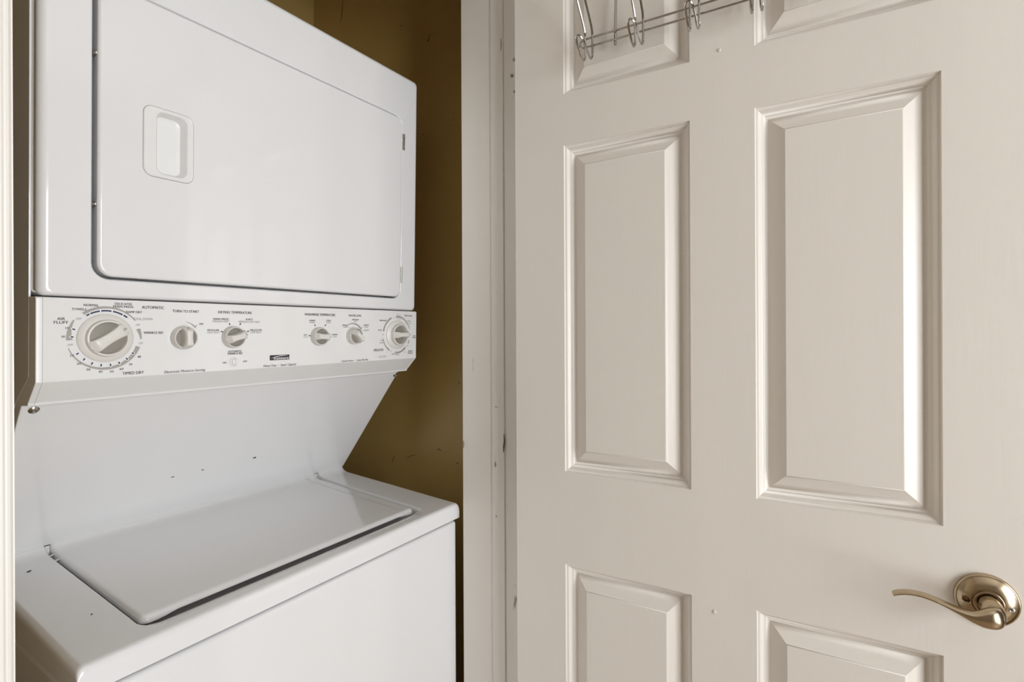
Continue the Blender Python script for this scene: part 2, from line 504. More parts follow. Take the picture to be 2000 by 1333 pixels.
# dryer cabinet
cx0, cx1, cz0, cz1 = X0 + .0012, X1 - .0012, 1.3268, 1.8592
G = (.2887, .8620, 1.3535, 1.7595)            # recess the door closes into
mb = MB()
L = [rr(cx0, cx1, cz0, cz1, .009, .52)]
for a in range(0, 91, 15):
    i = .011 * (1 - math.cos(R(a)))
    L.append(rr(cx0 + i, cx1 - i, cz0 + i * .5, cz1 - i, .009, .011 * (1 - math.sin(R(a)))))
L += [rr(G[0] - .004, G[1] + .004, G[2] - .004, G[3] + .004, .024, 0), rr(G[0] - .0015, G[1] + .0015, G[2] - .0015, G[3] + .0015, .0215, .0012), rr(G[0], G[1], G[2], G[3], .020, .004), rr(G[0], G[1], G[2], G[3], .020, .040)]
mb.loops(L, True, True)
cab = part(mb, 'dryer_cabinet', 'enamel')

# dryer door with pocket handle
gp = .0028
D = (G[0] + gp + .001, G[1] - gp, G[2] + gp, G[3] - gp)
pa, pb = lpx(275, 283), lpx(375, 290)
pk = (pa.x, pb.x, lpx(325, 353).z, lpx(325, 217).z)
mb = MB()
L = [rr(*D, .018, .030), rr(*D, .018, -.0015)]
for a in range(0, 91, 15):
    i = .0045 * (1 - math.cos(R(a)))
    L.append(rr(D[0] + i, D[1] - i, D[2] + i, D[3] - i, .018 - i, -.0015 - .0045 * math.sin(R(a))))
L.append(rr(*pk, .013, -.006))
L.append(rr(pk[0] + .0008, pk[1] - .0008, pk[2] + .0008, pk[3] - .0008, .0125, -.0045))
L.append(rr(pk[0] + .0008, pk[1] - .0008, pk[2] + .0008, pk[3] - .0008, .0125, .014))
mb.loops(L, True, True)
ddoor = part(mb, 'dryer_door', 'enamel')
sa, sb = lpx(303, 290), lpx(361, 290)
sk = (sa.x, sb.x, lpx(333, 345).z, lpx(333, 228).z)
mb = MB()
L = [rr(pk[0] + .0007, pk[1] - .0007, pk[2] + .0007, pk[3] - .0007, .0122, .012),
     rr(pk[0] + .0007, pk[1] - .0007, pk[2] + .0007, pk[3] - .0007, .0122, -.0060),
     rr(pk[0] + .0016, pk[1] - .0016, pk[2] + .0016, pk[3] - .0016, .0115, -.0070),
     rr(pk[0] + .0030, pk[1] - .0030, pk[2] + .0030, pk[3] - .0030, .0105, -.0062),
     rr(sk[0] - .0012, sk[1] + .0012, sk[2] - .0012, sk[3] + .0012, .011, -.0062),
     rr(*sk, .010, -.0052), rr(sk[0] + .001, sk[1] - .0012, sk[2] + .001, sk[3] - .001, .010, -.002), rr(sk[0] + .002, sk[1] - .004, sk[2] + .003, sk[3] - .003, .010, .006), rr(sk[0] + .006, sk[1] - .010, sk[2] + .008, sk[3] - .008, .008, .0085)]
mb.loops(L, True, True)
hnd = part(mb, 'door_handle', 'plastic', ddoor)
# door hinges, catch screws, bumpers
for (xa, ya, yb) in ((787.5, 262, 294), (782, 521, 553)):
    p, q = lpx(xa, ya), lpx(xa, yb)
    zc, hh, xc = (p.z + q.z) / 2, (p.z - q.z) / 2, p.x
    kn = MB()
    for k in range(6):
        za, zb = zc - hh + k * hh / 3 + .0005, zc - hh + (k + 1) * hh / 3 - .0005
        kn.tube([(xc + .0012, -.0005, za), (xc + .0012, -.0005, zb)], .0030, 10)
    kn.box(xc - .003, xc + .0055, .0015, .0045, zc - hh, zc + hh)
    part(kn, 'hinge', 'steel', ddoor, label='small steel door hinge')
for xs, ys in ((186.5, 102), (184.5, 398)):
    p = lpx(xs, ys)
    s = MB().loops([circ(p.x + .001, p.z, r_, y_, 14) for r_, y_ in ((.0036, .010), (.0036, .003), (.0024, .001), (.001, .002))], False, True)
    part(s, 'catch_screw', 'steel', ddoor)

# control console: extruded profile with end caps
CT, CB = 1.3262, 1.2157
prof_c = [(.055, CT - .0006), (.004, CT - .0006), (.0014, CT - .0016), (.0, CT - .004), (.0, CB + .0012), (.0006, CB), (.0272, 1.1885), (.0285, 1.1868), (.0290, 1.1845), (.060, 1.1815), (.16, 1.1815), (.16, CT - .0006)]
mb = MB().loops([[(x, y, z) for y, z in prof_c] for x in (X0 + .0062, X1 - .0078)], True, True)
cons = part(mb, 'control_console', 'panel')
for xa, xb in ((X0 - .0008, X0 + .0060), (X1 - .0074, X1 + .0010)):
    pe = [(y + (.0012 if y < .05 else 0), z) for y, z in prof_c]
    pe2 = [(y + (.0004 if y < .05 else 0), z) for y, z in prof_c]
    ins = [(y + (.003 if y < .05 else -.002), z - (.0012 if z > 1.3 else -.0012)) for y, z in prof_c]
    out = xa if xa < XM else xb
    inn = xb if xa < XM else xa
    s = 1 if xa < XM else -1
    e = MB().loops([[(inn, y, z) for y, z in pe2], [(out + s * .0018, y, z) for y, z in pe2], [(out + s * .0004, y, z) for y, z in pe], [(out, y, z) for y, z in ins]], True, True)
    part(e, 'end_cap', 'plastic', cons)

# lettering and printed marks on the console ----------------------------------
def ink_piece(name, ink, vs_, fs_):
    me = bpy.data.meshes.new(name)
    me.from_pydata([tuple(p) for p in vs_], [], fs_)
    bm = bmesh.new(); bm.from_mesh(me)
    bmesh.ops.reverse_faces(bm, faces=[f_ for f_ in bm.faces if f_.normal.y > 0])   # print faces the front
    bm.to_mesh(me); bm.free()
    return link(name, me, ink, cons, smooth=False)
def text_mesh(s, bold=0.0, shear=0.0):
    cu = bpy.data.curves.new('t', 'FONT')
    cu.body = s
    cu.size = 1.0
    cu.offset = bold
    cu.shear = shear
    cu.resolution_u = 3
    cu.align_x = 'LEFT'
    o = bpy.data.objects.new('t', cu)
    COL.objects.link(o)
    me = bpy.data.meshes.new_from_object(o)
    bpy.data.objects.remove(o, do_unlink=True)
    bpy.data.curves.remove(cu)
    return me
YT = -.0004
def put_text(s, bx, ink='ink', bold=.012, shear=0.0, y=YT):
    """fit the text to the box read off the photograph, on the console face"""
    x0, x1, y0, y1 = bx
    a, b = lpx(x0, (y0 + y1) / 2), lpx(x1, (y0 + y1) / 2)
    t_, b_ = lpx((x0 + x1) / 2, y0), lpx((x0 + x1) / 2, y1)
    me = text_mesh(s, 0.0, shear)
    xs = [v.co.x for v in me.vertices]
    ysv = [v.co.y for v in me.vertices]
    mx0, mx1, my0, my1 = min(xs), max(xs), min(ysv), max(ysv)
    sx = (b.x - a.x) / (mx1 - mx0)
    sy = (t_.z - b_.z) / (my1 - my0)
    vs_ = [(a.x + (v.co.x - mx0) * sx, y, b_.z + (v.co.y - my0) * sy) for v in me.vertices]
    fs_ = [tuple(p.vertices) for p in me.polygons]
    if bold:                                   # heavier strokes: a second, slightly shifted layer of the same print
        nv, sh = len(vs_), bold * sy
        fs_ += [tuple(i + nv for i in f_) for f_ in fs_]
        vs_ = [(p[0] - sh, p[1], p[2]) for p in vs_] + [(p[0] + sh, p[1] - .00003, p[2] + sh * .3) for p in vs_]
    ink_piece('lettering', ink, vs_, fs_)
    bpy.data.meshes.remove(me)
def zone(ox, oy, sc):
    return lambda x0, x1, y0, y1: (ox + x0 / sc, ox + x1 / sc, oy + y0 / sc, oy + y1 / sc)
Z1, ZA, Z2, Z3, Z4 = zone(90, 580, 8.332), zone(60, 560, 4.9925), zone(310, 590, 8.886), zone(500, 600, 8.333), zone(740, 590, 8.888)
B = .016
for s, bx in (('TOWELS', Z1(418, 655, 183, 222)), ('NORMAL', Z1(612, 858, 118, 158)), ('DELICATES', Z1(1118, 1393, 100, 137)), ('PERM PRESS', Z1(1090, 1420, 146, 182)),
              ('DAMP DRY', Z1(1297, 1560, 232, 268)), ('AIR', Z1(180, 308, 336, 380)), ('FLUFF', Z1(125, 360, 395, 440)), ('10', Z1(315, 370, 492, 525)), ('20', Z1(245, 308, 633, 665)),
              ('WRINKLE RID', ZA(1100, 1290, 439, 462)), ('10', Z1(397, 452, 942, 975)), ('20', Z1(498, 568, 1073, 1107)), ('30', Z1(655, 718, 1168, 1202)), ('40', Z1(850, 915, 1203, 1237)),
              ('50', Z1(1035, 1098, 1200, 1233)), ('60', Z1(1198, 1258, 1157, 1192)), ('70', Z1(1345, 1400, 1085, 1118)), ('80', Z1(1490, 1543, 960, 993)), ('TIMED DRY', Z1(1243, 1590, 1216, 1262)),
              ('AUTOMATIC', ZA(1083, 1300, 191, 219)), ('TURN TO START', Z2(238, 697, 142, 186)), ('ON', Z2(697, 768, 367, 400)), ('DRYING TEMPERATURE', Z2(1030, 1612, 163, 206)),
              ('PERM PRESS', Z2(947, 1210, 284, 317)), ('KNITS', Z2(1512, 1628, 291, 322)), ('REGULAR', Z2(845, 1048, 475, 507)), ('DELICATES', Z2(1585, 1785, 474, 507)),
              ('AUTOMATIC', Z2(1203, 1440, 842, 875)), ('WRINKLE RID', Z2(1193, 1452, 880, 914)), ('ON', Z2(1108, 1172, 1040, 1072)), ('OFF', Z2(1460, 1532, 1018, 1050)),
              ('WASH/RINSE TEMPERATURE', Z3(788, 1287, 106, 145)), ('WARM', Z3(863, 958, 208, 233)), ('COLD', Z3(1142, 1216, 210, 235)), ('HOT', Z3(777, 833, 444, 468)), ('WARM', Z3(1233, 1322, 438, 461)),
              ('WATER LEVEL', Z3(1507, 1716, 125, 157)), ('MEDIUM', Z3(1565, 1668, 197, 219)), ('SMALL', Z3(1403, 1490, 285, 308)), ('LARGE', Z3(1753, 1832, 285, 309)),
              ('REGULAR', Z4(447, 575, 228, 253)), ('PREWASH', Z4(12, 128, 312, 335)), ('SOAK', Z4(-15, 52, 480, 500)), ('DELICATES', zone(440, 560, 4.9925)(1448, 1540, 608, 630)),
              ('PERM', Z4(507, 580, 844, 867)), ('PRESS', Z4(500, 583, 878, 902)), ('EXTRA', Z4(586, 634, 582, 600)), ('RINSE', Z4(586, 634, 612, 628))):
    put_text(s, bx, 'ink', B)
for s, bx in (('COOL DOWN', Z1(1420, 1730, 344, 381)), ('MEDIUM HEAT', Z2(935, 1225, 326, 357)), ('MEDIUM-LOW HEAT', Z2(1388, 1755, 331, 364)), ('HIGH HEAT', Z2(838, 1055, 516, 547)), ('LOW HEAT', Z2(1590, 1780, 513, 545)),
              ('WARM', Z3(865, 958, 241, 264)), ('COLD', Z3(1142, 1213, 243, 267)), ('COLD', Z3(767, 845, 477, 501)), ('COLD', Z3(1252, 1312, 470, 494)), ('LOAD', Z3(1585, 1645, 228, 246)), ('LOAD', Z3(1415, 1480, 318, 338)),
              ('LOAD', Z3(1760, 1825, 318, 339)), ('RESET', Z3(1768, 1842, 366, 391)), ('RINSE', Z4(490, 550, 325, 345)), ('SPIN', Z4(512, 552, 368, 386)), ('SPIN', Z4(25, 78, 657, 677)), ('RINSE', Z4(12, 80, 700, 721)),
              ('SPIN', Z4(222, 272, 896, 916)), ('RINSE', Z4(285, 350, 906, 926)), ('PULL TO START', Z4(-5, 125, 934, 948)), ('PUSH TO STOP', Z4(5, 122, 956, 970))):
    put_text(s, bx, 'greyink', 0.0)
for bx in (Z1(487, 577, 342, 375), Z1(1455, 1530, 443, 475), Z1(350, 437, 768, 800), Z1(1503, 1578, 743, 775), Z4(58, 92, 560, 577), Z4(245, 275, 274, 289), Z4(475, 505, 755, 772), Z4(190, 220, 845, 861)):
    put_text('OFF', bx, 'greyink', 0.0, .25)
put_text('Electronic Moisture Sensing', Z2(92, 810, 1176, 1234), 'ink', .004, .28)
put_text('Heavy Duty  \u2022  Super Capacity', Z3(118, 657, 925, 975), 'ink', .004, .28)
put_text('2 Speed Motor  \u2022  Quiet Pak Plus', Z3(1380, 1825, 855, 893), 'ink', .004, .28)
# logo plate
la, lb = lpx(*(500 + 222 / 8.333, 600 + 828 / 8.333)), lpx(*(500 + 541 / 8.333, 600 + 815 / 8.333))
lt, ll = lpx(500 + 380 / 8.333, 600 + 780 / 8.333), lpx(500 + 380 / 8.333, 600 + 862 / 8.333)
lg = MB().loops([rr(la.x, lb.x, ll.z, lt.z, .0009, YT), rr(la.x + .0002, lb.x - .0002, ll.z + .0002, lt.z - .0002, .0008, YT - .0001)], False, True)
ink_piece('logo_plate', 'ink', lg.v, lg.f)
put_text('Kenmore', Z3(285, 528, 808, 852), 'white_ink', .018, .28, YT - .0004)
sw = []
for k in range(15):
    t = k / 14
    px, py = 240 + (510 - 240) * t, 838 - 52 * math.sin(t * 1.75) / math.sin(1.57)
    sw.append((px, py, 1.5 + 7 * math.sin(math.pi * min(1, t * 1.05)) ** 1))
vsw = []
for px, py, h in sw:
    for sgn in (-1, 1):
        q = lpx(500 + px / 8.333, 600 + (py + sgn * h * .6) / 8.333)
        vsw.append((q.x, YT - .0004, q.z))
ink_piece('logo_swoosh', 'white_ink', vsw, [(2 * k, 2 * k + 2, 2 * k + 3, 2 * k + 1) for k in range(14)])

def ang(c, px, py, z):
    bx = z(px, px, py, py)
    q = lpx(bx[0], bx[2])
    return math.atan2(q.z - c.z, q.x - c.x), math.hypot(q.x - c.x, q.z - c.z)
def arc(c, r, a0, a1, w0, w1, ink='arc', n=28, y=YT):
    """sector with outer radius r, width going w0 -> w1, clockwise from a0 to a1"""
    while a1 > a0: a1 -= 2 * math.pi
    v = []
    for k in range(n + 1):
        t = k / n
        a = a0 + (a1 - a0) * t
        wd = w0 + (w1 - w0) * t
        for q in (r, r - wd):
            v.append((c.x + q * math.cos(a), y, c.z + q * math.sin(a)))
    ink_piece('dial_arc', ink, v, [(2 * k, 2 * k + 1, 2 * k + 3, 2 * k + 2) for k in range(n)])
def tick(c, px, py, z, ln=.0014, wd=.0007, ink='blue', halo=True):
    bx = z(px, px, py, py)
    q = lpx(bx[0], bx[2])
    a = math.atan2(q.z - c.z, q.x - c.x)
    for sc_, ik, yy in (((1.55, 'white_ink', YT - .0002),) if halo else ()) + ((1.0, ink, YT - .0003),):
        v = []
        for k in range(12):
            t = 2 * math.pi * k / 12
            du, dv = ln * sc_ * math.cos(t), (wd * sc_ + (.0002 if sc_ > 1 else 0)) * math.sin(t)
            v.append((q.x + du * math.cos(a) - dv * math.sin(a), yy, q.z + du * math.sin(a) + dv * math.cos(a)))
        ink_piece('dial_mark', ik, v, [tuple(range(12))])
# dryer timer dial print
def zc(z, x, y):
    b_ = z(x, x, y, y)
    return lpx(b_[0], b_[2])
ct, cbm = zc(Z1, 950, 160), zc(Z1, 950, 1185)
RD = (ct.z - cbm.z) / 4 + (zc(Z1, 1560, 672).x - zc(Z1, 318, 672).x) / 4
CD = Vector(((zc(Z1, 318, 672).x + zc(Z1, 1560, 672).x) / 2, 0, (ct.z + cbm.z) / 2))
A = lambda x, y: ang(CD, x, y, Z1)[0]
px_m = RD * 2 / 1025.0
arc(CD, RD, A(590, 262), A(1425, 405), 46 * px_m, 16 * px_m)
arc(CD, RD, A(325, 712), A(510, 412), 82 * px_m, 18 * px_m)
arc(CD, RD, A(1545, 510), A(1522, 690), 62 * px_m, 20 * px_m)
arc(CD, RD, A(1545, 822), A(420, 822), 68 * px_m, 12 * px_m)
for a_, b_ in (((650, 305), (705, 285)), ((718, 275), (872, 235)), ((895, 232), (1062, 235)), ((1085, 242), (1242, 292)), ((1255, 302), (1320, 340))):
    rr_ = (ang(CD, *a_, Z1)[1] + ang(CD, *b_, Z1)[1]) / 2
    arc(CD, rr_ + .0017, A(*a_) + .02, A(*b_) - .02, .0034, .0034, 'white_ink', 8, YT - .0002)
    arc(CD, rr_ + .0011, A(*a_), A(*b_), .0022, .0022, 'blue', 8, YT - .0003)
for x, y in ((447, 530), (420, 655), (508, 928), (616, 1020), (746, 1086), (893, 1115), (1046, 1110), (1186, 1076), (1312, 1010), (1411, 920)):
    tick(CD, x, y, Z1, .0021, .0010)

# knobs -----------------------------------------------------------------------
def knob(name, c, rf, rb, bar_deg, label, hb=.013, hbar=.020, bw=.34, flange=True, reach=1.0, insert=True):
    """c centre on the console, rf flange radius, rb body radius, bar angle"""
    o = empty(name)
    o.parent = mach
    o.matrix_parent_inverse = mach_inv
    o.matrix_basis = LEAN @ Matrix.Translation((c.x, 0, c.z))
    o['label'] = label
    b_ = MB()
    h0 = 0
    if flange:
        L_ = [circ(0, 0, rf, .0005), circ(0, 0, rf, -.0020), circ(0, 0, rf - .0012, -.0032), circ(0, 0, rb + .003, -.0052), circ(0, 0, rb + .0006, -.0060), circ(0, 0, rb, -.0075)]
    else:
        L_ = [circ(0, 0, rb * 1.04, .0005), circ(0, 0, rb * 1.03, -.0030)]
    L_ += [circ(0, 0, rb * .99, -hb + .0020), circ(0, 0, rb * .97, -hb + .0006), circ(0, 0, rb * .93, -hb), circ(0, 0, rb * .885, -hb), circ(0, 0, rb * .855, -hb + .0010), circ(0, 0, rb * .845, -.0045)]
    b_.loops(L_, False, True)
    link('body', b_.mesh('body'), 'knob', o)
    f_ = MB().loops([circ(0, 0, rb * .85, -.0046), circ(0, 0, rb * .80, -.0052), circ(0, 0, rb * .3, -.0056)], False, True)
    link('recess', f_.mesh('recess'), 'insert' if insert else 'knob', o)
    # rounded grip bar, waisted, across the body
    n = 22
    lo_ = []
    for k in range(n + 1):
        t = -1 + 2 * k / n
        x = t * rb * .97 * (reach if t > 0 else 1)
        hw = rb * bw * (.78 + .36 * t * t) * (1 if abs(t) < .9 else math.sqrt(max(0.05, 1 - ((abs(t) - .9) / .1) ** 2 * .9)))
        ht = hbar - (hbar - hb) * sstep(.62, 1.0, abs(t)) * (1 if t < 0 else .75)
        ring_ = [(x, -.0045, -hw * 1.06), (x, -ht * .72, -hw), (x, -ht * .90, -hw * .92), (x, -ht * .98, -hw * .66), (x, -ht, -hw * .25), (x, -ht, hw * .25), (x, -ht * .98, hw * .66), (x, -ht * .90, hw * .92), (x, -ht * .72, hw), (x, -.0045, hw * 1.06)]
        lo_.append(ring_)
    g = MB().loops(lo_, True, True)
    me = g.mesh('grip')
    go = link('grip', me, 'knob', o)
    go.rotation_euler = (0, -R(bar_deg), 0)
    # pointer mark
    pm = MB()
    xm = rb * .80 * reach
    hm = hbar - (hbar - hb) * sstep(.62, 1.0, .83) * .75 + .0007
    v = [(xm + rb * .16 * math.cos(2 * math.pi * k / 14), -hm, rb * .055 * math.sin(2 * math.pi * k / 14)) for k in range(14)]
    pm.add(v + [(p[0], p[1] + .002, p[2]) for p in v], [tuple(range(14))] + [(k, (k + 1) % 14, 14 + (k + 1) % 14, 14 + k) for k in range(14)])
    po = link('pointer_mark', pm.mesh('pointer_mark'), 'arc', o)
    po.rotation_euler = (0, -R(bar_deg), 0)
    return o
pxm = px_m
knob('timer_knob', CD, RD * .755, RD * .575, 35, 'large round dryer timer knob with a diagonal grip', hb=.0115, hbar=.0170, bw=.36)
def mid(z, x, y, off):
    b_ = z(x, x, y, y)
    return lpx(b_[0], b_[2], off)
CS = mid(Z2, 436, 622, .004)
knob('start_knob', CS, 0, .0172, 92, 'small dryer start knob with upright grip', hb=.013, hbar=.025, bw=.38, flange=False)
CTp = mid(Z2, 1300, 612, .004)
knob('temperature_knob', CTp, 0, .0174, 16, 'small drying temperature knob pointing at delicates', hb=.012, hbar=.021, bw=.40, flange=False, reach=1.08)
CW = mid(Z3, 1035, 480, .004)
knob('rinse_temperature_knob', CW, 0, .0172, -3, 'small wash and rinse temperature knob pointing at warm', hb=.012, hbar=.021, bw=.40, flange=False, reach=1.08)
CL = mid(Z3, 1598, 470, .004)
knob('water_level_knob', CL, 0, .0166, -42, 'small water level knob with diagonal grip', hb=.013, hbar=.026, bw=.40, flange=False)
t4, b4 = mid(Z4, 320, 240, 0), mid(Z4, 320, 897, 0)
CK = Vector(((mid(Z4, 65, 570, 0).x + mid(Z4, 540, 570, 0).x) / 2, 0, (t4.z + b4.z) / 2))
RK = (t4.z - b4.z) / 2
knob('washer_timer_knob', CK, RK * .755, RK * .56, 1, 'medium washer timer knob with level grip', hb=.014, hbar=.025, bw=.30)
k4 = RK * 2 / 657.0
A4 = lambda x, y: ang(CK, x, y, Z4)[0]
arc(CK, RK, A4(68, 510), A4(215, 275), 30 * k4, 30 * k4)
arc(CK, RK, A4(298, 250), A4(530, 470), 36 * k4, 12 * k4)
arc(CK, RK, A4(530, 660), A4(510, 730), 16 * k4, 24 * k4)
arc(CK, RK, A4(470, 810), A4(275, 885), 34 * k4, 24 * k4)
arc(CK, RK, A4(172, 850), A4(85, 620), 26 * k4, 10 * k4)
for x, y in ((167, 358), (102, 498), (315, 290), (332, 293), (350, 296), (368, 300), (462, 368), (478, 392), (98, 658), (112, 692), (172, 806), (280, 860), (308, 858), (412, 825), (428, 810), (443, 795), (312, 216), (330, 218), (350, 222), (370, 228), (436, 878), (452, 868), (145, 872)):
    tick(CK, x, y, Z4, .0010, .0004, 'ink', False)
q0 = mid(Z4, 152, 576, .004); q1 = mid(Z4, 196, 576, .004)
# small printed arcs and ticks round the small knobs
a0, r0 = ang(CS, 470, 348, Z2); a1, r1 = ang(CS, 690, 412, Z2)
arc(CS, r0 + .0006, a0, a1, .0008, .0022)
tick(CS, 645, 415, Z2, .0013, .0007)
for x, y in ((1092, 517), (1228, 385), (1414, 387), (1547, 512)):
    tick(CTp, x, y, Z2, .0019, .0009, 'ink', False)
for x, y in ((868, 468), (957, 298), (1127, 298)):
    tick(CW, x, y, Z3, .0021, .0010, 'ink', False)
a0, r0 = ang(CL, 1483, 362, Z3); a1, r1 = ang(CL, 1745, 352, Z3)
arc(CL, (r0 + r1) / 2 + .001, a0, a1, .0014, .0036)
for x, y in ((1503, 332), (1612, 280), (1717, 332), (1744, 382)):
    tick(CL, x, y, Z3, .0012, .0006, 'ink', False)
# wrinkle guard push button
q = mid(Z2, 1305, 1042, 0)
o = MB().loops([circ(q.x, q.z, .0078, .0003), circ(q.x, q.z, .0078, -.0010), circ(q.x, q.z, .0073, -.0015), circ(q.x, q.z, .0063, -.0012), circ(q.x, q.z, .0060, .0002)], False, True)
btn = part(o, 'push_switch', 'panel', label='small round white wrinkle switch')
q2 = mid(Z2, 1322, 1042, 0)
o = MB().loops([circ(q2.x, q2.z, .0056, .0002), circ(q2.x, q2.z, .0056, -.0022), circ(q2.x, q2.z, .0050, -.0027)], False, True)
part(o, 'button', 'panel', btn)
MB_ = MB().box(q2.x - .0006, q2.x + .0006, -.0042, -.0026, q2.z - .0049, q2.z + .0049)
part(MB_, 'button_ridge', 'panel', btn)

# sloping back panel between dryer and washer
BT, BBm = (.9190, 1.1850), (1.1225, .9275)
mb = MB()
sl = []
dirv = Vector((0, BBm[0] - BT[0], BBm[1] - BT[1])).normalized()
nb = Vector((0, dirv.z, -dirv.y))        # towards the viewer
if nb.y > 0: nb = -nb
def bpt(x, t, d=0.0):
    y = BT[0] + (BBm[0] - BT[0]) * t
    z = BT[1] + (BBm[1] - BT[1]) * t
    return Vector((x, y, z)) + nb * d
bx0, bx1 = X0 - .0005, X1
outer = [(bx0, -.024), (bx0, -.0025), (bx0 + .0008, -.0007), (bx0 + .0025, 0), (bx0 + .010, 0), (bx1 - .010, 0), (bx1 - .0025, 0), (bx1 - .0008, -.0007), (bx1, -.0025), (bx1, -.024)]
inner = [(bx1 - .0013, -.024), (bx1 - .0013, -.003), (bx1 - .003, -.0013), (bx0 + .003, -.0013), (bx0 + .0013, -.003), (bx0 + .0013, -.024)]
mb.loops([[bpt(x, t, d) for x, d in outer + inner] for t in (-.035, 1.0)], True, True)
back = part(mb, 'back_panel', 'enamel', lean=False)
for xs, ys in ((66, 801), (772, 732)):
    p0_ = bpt(0, 0)
    q = on_plane(xs, ys, p0_, nb)
    s = MB()
    fr_ = Matrix((Vector((1, 0, 0)), dirv, nb)).transposed()
    L = []
    for r_, d in ((.0062, .0002), (.0062, .0010), (.0048, .0024), (.0026, .0031), (.0018, .0020)):
        L.append([q + fr_ @ Vector((r_ * math.cos(t), r_ * math.sin(t), d)) for t in [k * math.pi / 9 for k in range(18)]])
    s.loops(L, False, True)
    part(s, 'panel_screw', 'steel', lean=False, label='steel cross head screw')
# side panels from the dryer down to the washer, set back behind the front fold
for xa, xb in ((X0 - .0009, X0 + .0012), (X1 - .0016, X1 + .0002)):
    poly = [(.876, 1.852), (1.385, 1.852), (1.385, .905), (1.135, .905), (1.139, .9245 + .012), (.942, 1.185), (.8895, 1.222)]
    s = MB().loops([[(xa, y, z) for y, z in poly], [(xb, y, z) for y, z in poly]], True, True)
    part(s, 'side_panel', 'enamel', lean=False, smooth=False, bevel=.0005)

# washer body
WY = .7366
mb = MB()
xa, xb, ya, yb = X0 + .0025, X1 - .0025, WY + .003, 1.375
def hloop(x0, x1, y0, y1, r, z, n=6):
    return [(p[0], p[2], z) for p in rr(x0, x1, y0, y1, r, 0, n)]
L = [hloop(xa, xb, ya, yb, .012, .015), hloop(xa, xb, ya, yb, .012, .853)]
for a in range(15, 91, 15):
    i = .008 * (1 - math.cos(R(a)))
    L.append(hloop(xa + i, xb - i, ya + i, yb - i, .012, .853 + .008 * math.sin(R(a))))
mb.loops(L, True, True)
body = part(mb, 'washer_body', 'enamel', lean=False)
for fxx in (X0 + .06, X1 - .06):
    for fy in (.80, 1.31):
        part(MB().tube([(fxx, fy, 0), (fxx, fy, .016)], .02, 14), 'foot', 'rubber', lean=False)

# washer top with lid well
def TZ(n):
    z = .8985 + .0500 * (n - .745)
    if n > 1.096:
        t = (n - 1.096) / .0295
        z += .0130 * (1 - math.sqrt(max(0, 1 - min(1, t) ** 2)))
    return z
WELL = (.3085, .8390, .7585)       # x0 x1 front edge
def well(x, n):
    cxx = (WELL[0] + WELL[1]) / 2
    hw, r_ = (WELL[1] - WELL[0]) / 2, .030
    qx = abs(x - cxx) - hw + r_
    qn = (WELL[2] - n) + r_
    d = math.hypot(max(qx, 0), max(qn, 0)) + min(max(qx, qn), 0) - r_
    # steep at the sides, a long finger ramp at the front; returns the depth
    d = -d
    if d <= 0: return 0.0
    front = min(.020, .0026 * sstep(0, .0022, d) + .24 * d)
    side = .020 * sstep(0, .003, d)
    return front + (side - front) * sstep(.018, .045, n - WELL[2])
prf = [(WY, .8655), (WY, .872), (WY, .880), (WY - .0002, .888), (WY + .0004, .892), (WY + .0018, .8952), (WY + .0042, .8974), (WY + .0075, .8984)]
n_ = WY + .010
while n_ < 1.125:
    prf.append((n_, TZ(n_)))
    n_ += .0016 if n_ < .80 else .004
prf.append((1.126, TZ(1.126)))
prf += [(1.1275, .9245), (1.38, .9225), (1.38, .8655)]
xs = [X0 + .009]
while xs[-1] < X1 - .009:
    x = xs[-1]
    xs.append(x + (.0012 if min(abs(x - WELL[0] - .003), abs(x - WELL[1] + .003)) < .035 else .005))
xs[-1] = X1 - .009
left = [(X0, None), (X0, -.0120), (X0 + .0004, -.0065), (X0 + .0018, -.0033), (X0 + .0042, -.0012), (X0 + .0066, -.0003)]
cols = left + [(x, 0.0) for x in xs] + [(X0 + X1 - x, d) for x, d in reversed(left)]
v, f = [], []
for x, dz in cols:
    for n, z in prf:
        if dz is None: zz = .8655
        else:
            zz = max(.8655, z + dz) if z > .8656 else .8655
            if .745 < n < 1.1265 and dz == 0.0:
                zz -= well(x, n)
        v.append((x, n, zz))
NP = len(prf)
for i in range(len(cols) - 1):
    for j in range(NP - 1):
        f.append((i * NP + j, (i + 1) * NP + j, (i + 1) * NP + j + 1, i * NP + j + 1))
top = MB().add(v, f)
wtop = part(top, 'washer_top', 'enamel', lean=False)

